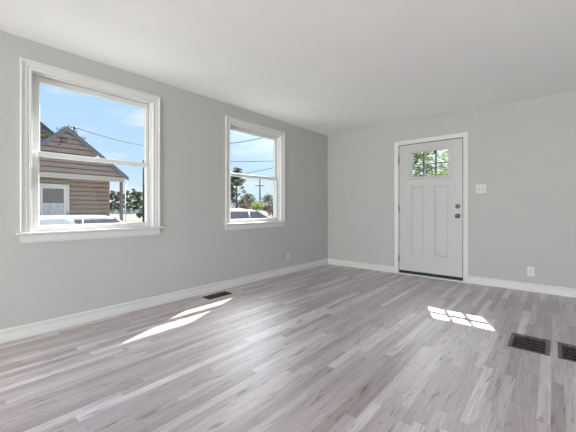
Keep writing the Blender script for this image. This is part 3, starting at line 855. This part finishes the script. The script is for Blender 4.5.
# beyond the tan house
LBL = ['dark tree at the end of the tan wall', 'dark tree between tan wall and porch post', 'mid green tree just right of the porch post',
       'tallest dark tree right of the porch post', 'low mid green tree behind the near utility pole']
for k, (x, y, hh) in enumerate(((-109.07, 35.73, 7.8), (-117.92, 41.32, 7.9), (-104.99, 39.21, 7.7), (-113.74, 44.89, 9.0), (-101.96, 41.83, 7.2))):
    tree((x, y, GZ), hh, 4.0, (M_LEAFD, M_LEAFM)[k in (2, 4)], 'distant ' + LBL[k], 40 + k, 900, 0.38, 0.12, 16, group='distant trees beyond the road', open_=0.26)
fe = empty('fence', (-95.6, 35.4, GZ)); tag(fe, 'long low grey fence in front of the distant trees', 'fence')
pa, pb = Vector((-103, 26, 0)), Vector((-88, 46, 0))
for k in range(11):
    p = pa.lerp(pb, k / 10)
    MB().box(p.x - .06, p.x + .06, p.y - .06, p.y + .06, GZ, GZ + 1.5).build('post', M_FENCE, fe)
m = MB(); dv = (pb - pa).normalized(); nv = Vector((-dv.y, dv.x, 0)) * 0.02
for z0 in (0.12, 0.42, 0.72, 1.02, 1.28):
    a, b = pa + Vector((0, 0, GZ + z0)), pb + Vector((0, 0, GZ + z0)); u = Vector((0, 0, 0.2 if z0 < 1.2 else 0.12))
    m.add([a - nv, b - nv, b + nv, a + nv, a - nv + u, b - nv + u, b + nv + u, a + nv + u], [(0, 1, 2, 3), (7, 6, 5, 4), (0, 4, 5, 1), (1, 5, 6, 2), (2, 6, 7, 3), (3, 7, 4, 0)])
m.build('rails', M_FENCE, fe)
# weeds on the porch ridge
rng = random.Random(5)
vc = [(XG - 0.15 + rng.uniform(-.2, .25), -1.47 + rng.uniform(-.75, .62), 0, .16, .16, .07) for _ in range(14)]
vc = [(a, b, (zr(b) if b > PK_Y else zl(b)) + 0.10, c, d, e) for a, b, _, c, d, e in vc]
vn = empty('creeper', (XG - 0.15, -1.47, PK_Z + 0.05)); tag(vn, 'straggly green creeper on the ridge of the tan porch', 'climbing plant')
m = MB()
ss = sorted(vc, key=lambda c: c[1])
m.tube([q for c in ss for q in ((XG - 0.12, c[1] - .02, (zr(c[1]) if c[1] > PK_Y else zl(c[1])) + .057), (c[0], c[1], c[2]), (XG - 0.12, c[1] + .02, (zr(c[1]) if c[1] > PK_Y else zl(c[1])) + .057))], 0.006, 5)
m.build('runner_stem', M_BARK, vn)
leaves(rng, vc, 230, 0.05).build('foliage', M_LEAFM, vn, fixn=False)

# ------------------------------------------------------------------ utility poles and wires
def pole(loc, h, r, arm, label, adir):
    o = empty('utility_pole', loc); tag(o, label, 'utility pole')
    x, y, z = loc
    MB().tube([(x, y, z - 0.05), (x, y, z + h)], [r, r * 0.72], 10).build('shaft', M_POLE, o)
    if arm:
        d = Vector(adir).normalized() * arm / 2
        c = Vector((x, y, z + h - arm * 0.75))
        MB().tube([c - d, c + d], r * 0.55, 6).build('crossarm', M_POLE, o)
        for k in (-0.9, -0.4, 0.4, 0.9):
            MB().lathe([(.05, 0), (.09, .1), (.05, .22)], c + d * k + Vector((0, 0, r * .5)), (0, 0, 1), 8).build('insulator', M_FENCE, o)
pole((-32.83, 11.46, GZ), 7.25, 0.11, 0, 'dark bare utility pole at the right edge of the near window', (1, 0, 0))
pole((-61.4, 58.1, GZ), 10.2, 0.22, 2.6, 'distant utility pole with crossarm in the far window', (0.76, 0.65, 0))
def wire(a, b, sag, r, label, n=24):
    a, b = Vector(a), Vector(b)
    pts = [a.lerp(b, t / n) - Vector((0, 0, sag * 4 * (t / n) * (1 - t / n))) for t in range(n + 1)]
    tag(MB().tube(pts, r, 5).build('overhead_wire', M_WIRE), label, 'wire')
wire((XG + 0.16, -1.20, 4.20), (-24.5, 10.7, 7.11), 0.35, 0.013, 'overhead service wire running from the tan porch gable')
A = ((-23.5, 11.5, 7.2), (-16.07, 17.91, 8.75))
wire((-25.0, 9.86, 7.06), (-10.85, 22.6, 11.56), 1.39, 0.03, 'highest overhead wire in the far window')
wire((-24.98, 9.74, 5.79), (-10.07, 23.34, 6.47), 0.50, 0.022, 'level middle overhead wire in the far window')
wire((-25.15, 10.1, 3.25), (-9.96, 23.2, 7.32), 0.36, 0.022, 'lowest overhead wire in the far window, rising to the right')

# ------------------------------------------------------------------ cars
def car(name, loc, rz, L, Wd, Ht, paint, label, cat='car', cab=(-0.36, -0.24, 0.14, 0.30), belt=0.60, hood=0.58, boot=0.62, rail=0.03, bp=0.0):
    """Local: length along +Y (front), ground at z = 0. cab = fractions of L: rear base, rear roof, front roof, front base."""
    r = empty(name, loc, absolute=False); r.rotation_euler = (0, 0, rz); tag(r, label, cat)
    hw = Wd / 2; zb = 0.20; bz = Ht * belt
    ys = [-0.5, -0.485, -0.44, cab[0], -0.15, 0.1, cab[3], 0.40, 0.46, 0.49, 0.5]
    tops = [Ht * 0.42, Ht * boot * .93, Ht * boot, bz, bz, bz, Ht * hood * 1.02, Ht * hood * .97, Ht * hood * .88, Ht * .42, Ht * .34]
    ws = [0.80, 0.88, 0.95, 1, 1, 1, 0.99, 0.96, 0.90, 0.82, 0.76]
    rows = []
    for yy, tz, w in sorted(zip(ys, tops, ws), key=lambda q: q[0]):
        w = hw * w; y = yy * L; mz = zb + (tz - zb) * 0.55
        rows.append([(-w * .93, y, zb), (-w, y, zb + .12), (-w, y, mz), (-w * .97, y, tz - .04), (-w * .88, y, tz), (0, y, tz + .025),
                     (w * .88, y, tz), (w * .97, y, tz - .04), (w, y, mz), (w, y, zb + .12), (w * .93, y, zb)])
    m = MB(); m.loops(rows, cap=False); k = 11
    m.add(rows[0], [tuple(range(k))]); m.add(rows[-1], [tuple(range(k))])
    body = m.build('body', paint, r)
    # greenhouse
    y0, y1, y2, y3 = [c * L for c in cab]; zr_ = Ht - 0.07
    bw, tw = hw * .92, hw * .74
    base = [(-bw, y0, bz - .01), (bw, y0, bz - .01), (bw, y3, bz - .01), (-bw, y3, bz - .01)]
    top = [(-tw, y1, zr_), (tw, y1, zr_), (tw, y2, zr_), (-tw, y2, zr_)]
    m = MB(); m.loops([base, top]); m.build('glasshouse', M_CARGLASS, r)
    # roof skin, gently crowned
    rows = []; n = 9
    for i in range(n + 1):
        t = i / n; y = y1 - .05 + (y2 - y1 + .10) * t
        cz = zr_ - .015 + 0.075 * (1 - (2 * t - 1) ** 4)
        w = tw + .018
        rows.append([(-w, y, zr_ - rail), (-w, y, cz - .02), (-w * .86, y, cz + .005), (-w * .4, y, cz + .022), (w * .4, y, cz + .022), (w * .86, y, cz + .005), (w, y, cz - .02), (w, y, zr_ - rail)])
    m = MB(); m.loops(rows, cap=False); m.add(rows[0], [tuple(range(8))]); m.add(rows[-1], [tuple(range(8))])
    for i in range(len(m.sm)): m.sm[i] = True
    m.build('roof_panel', paint, r)
    ym = (y1 + y2) / 2 + bp
    for sx in (-1, 1):
        for a, b in (((sx * bw, y0, bz), (sx * tw, y1, zr_)), ((sx * bw, y3, bz), (sx * tw, y2, zr_)), ((sx * bw, ym, bz), (sx * tw, ym, zr_)), ((sx * bw, y0 * .55 + y1 * .45, bz), (sx * tw, y1 + .06, zr_))):
            MB().tube([Vector(a), Vector(b)], 0.032, 6).build('pillar', paint, r)
        mm = MB().box(sx * (hw * .95), sx * (hw + .15), y3 - .32, y3 - .18, bz - .02, bz + .11, .03)
        mm.build('wing_mirror', paint, r)
        MB().box(sx * hw * .86, sx * hw * .5, L * .458, L * .492, Ht * hood * .70, Ht * hood * .84, .02).build('headlight', M_LAMPW, r)
        MB().box(sx * hw * .90, sx * hw * .6, -L * .496, -L * .47, Ht * boot * .58, Ht * boot * .80, .02).build('tail_light', M_LAMPR, r)
        for yy in (-.30, .31):
            wr = 0.32; o = Vector((sx * (hw - .10), yy * L, wr))
            tz = MB().lathe([(wr * .62, -.11), (wr * .95, -.11), (wr, -.07), (wr, .07), (wr * .95, .11), (wr * .62, .11)], o, (sx, 0, 0), 22)
            tz = tz.build('wheel', M_TYRE, r)
            MB().lathe([(wr * .64, .06), (wr * .62, .10), (wr * .2, .09), (wr * .1, .12)], o, (sx, 0, 0), 18).build('rim', M_RIM, tz)
    return r
G2 = GZ + 0.02
car('car', (-5.75, 2.06, G2), 0, 4.7, 1.86, 1.575, M_CARS, 'silver car with dark side windows outside the far window', cab=(-0.47, -0.40, 0.20, 0.44), belt=0.62, rail=0.04, bp=0.95)
car('pickup_truck', (-7.5, -4.97, G2), pi, 5.4, 1.9, 1.85, M_CARW, 'white pickup truck bed right below the porch door', cat='truck', cab=(0.0, 0.04, 0.20, 0.33), belt=0.735, hood=0.68, boot=0.735)
car('car', (-9.45, -1.42, G2), 0, 4.4, 1.70, 1.34, M_CARW, 'white car with rounded roof below the tan wall', cab=(-0.38, -0.26, 0.20, 0.33), rail=0.18)
car('car', (-52.3, 21.2, G2), radians(30), 4.5, 1.8, 1.5, M_CARR, 'dark maroon car far off on the road')

for o in list(bpy.data.objects):
    if '_abs' in o.keys():
        del o['_abs']
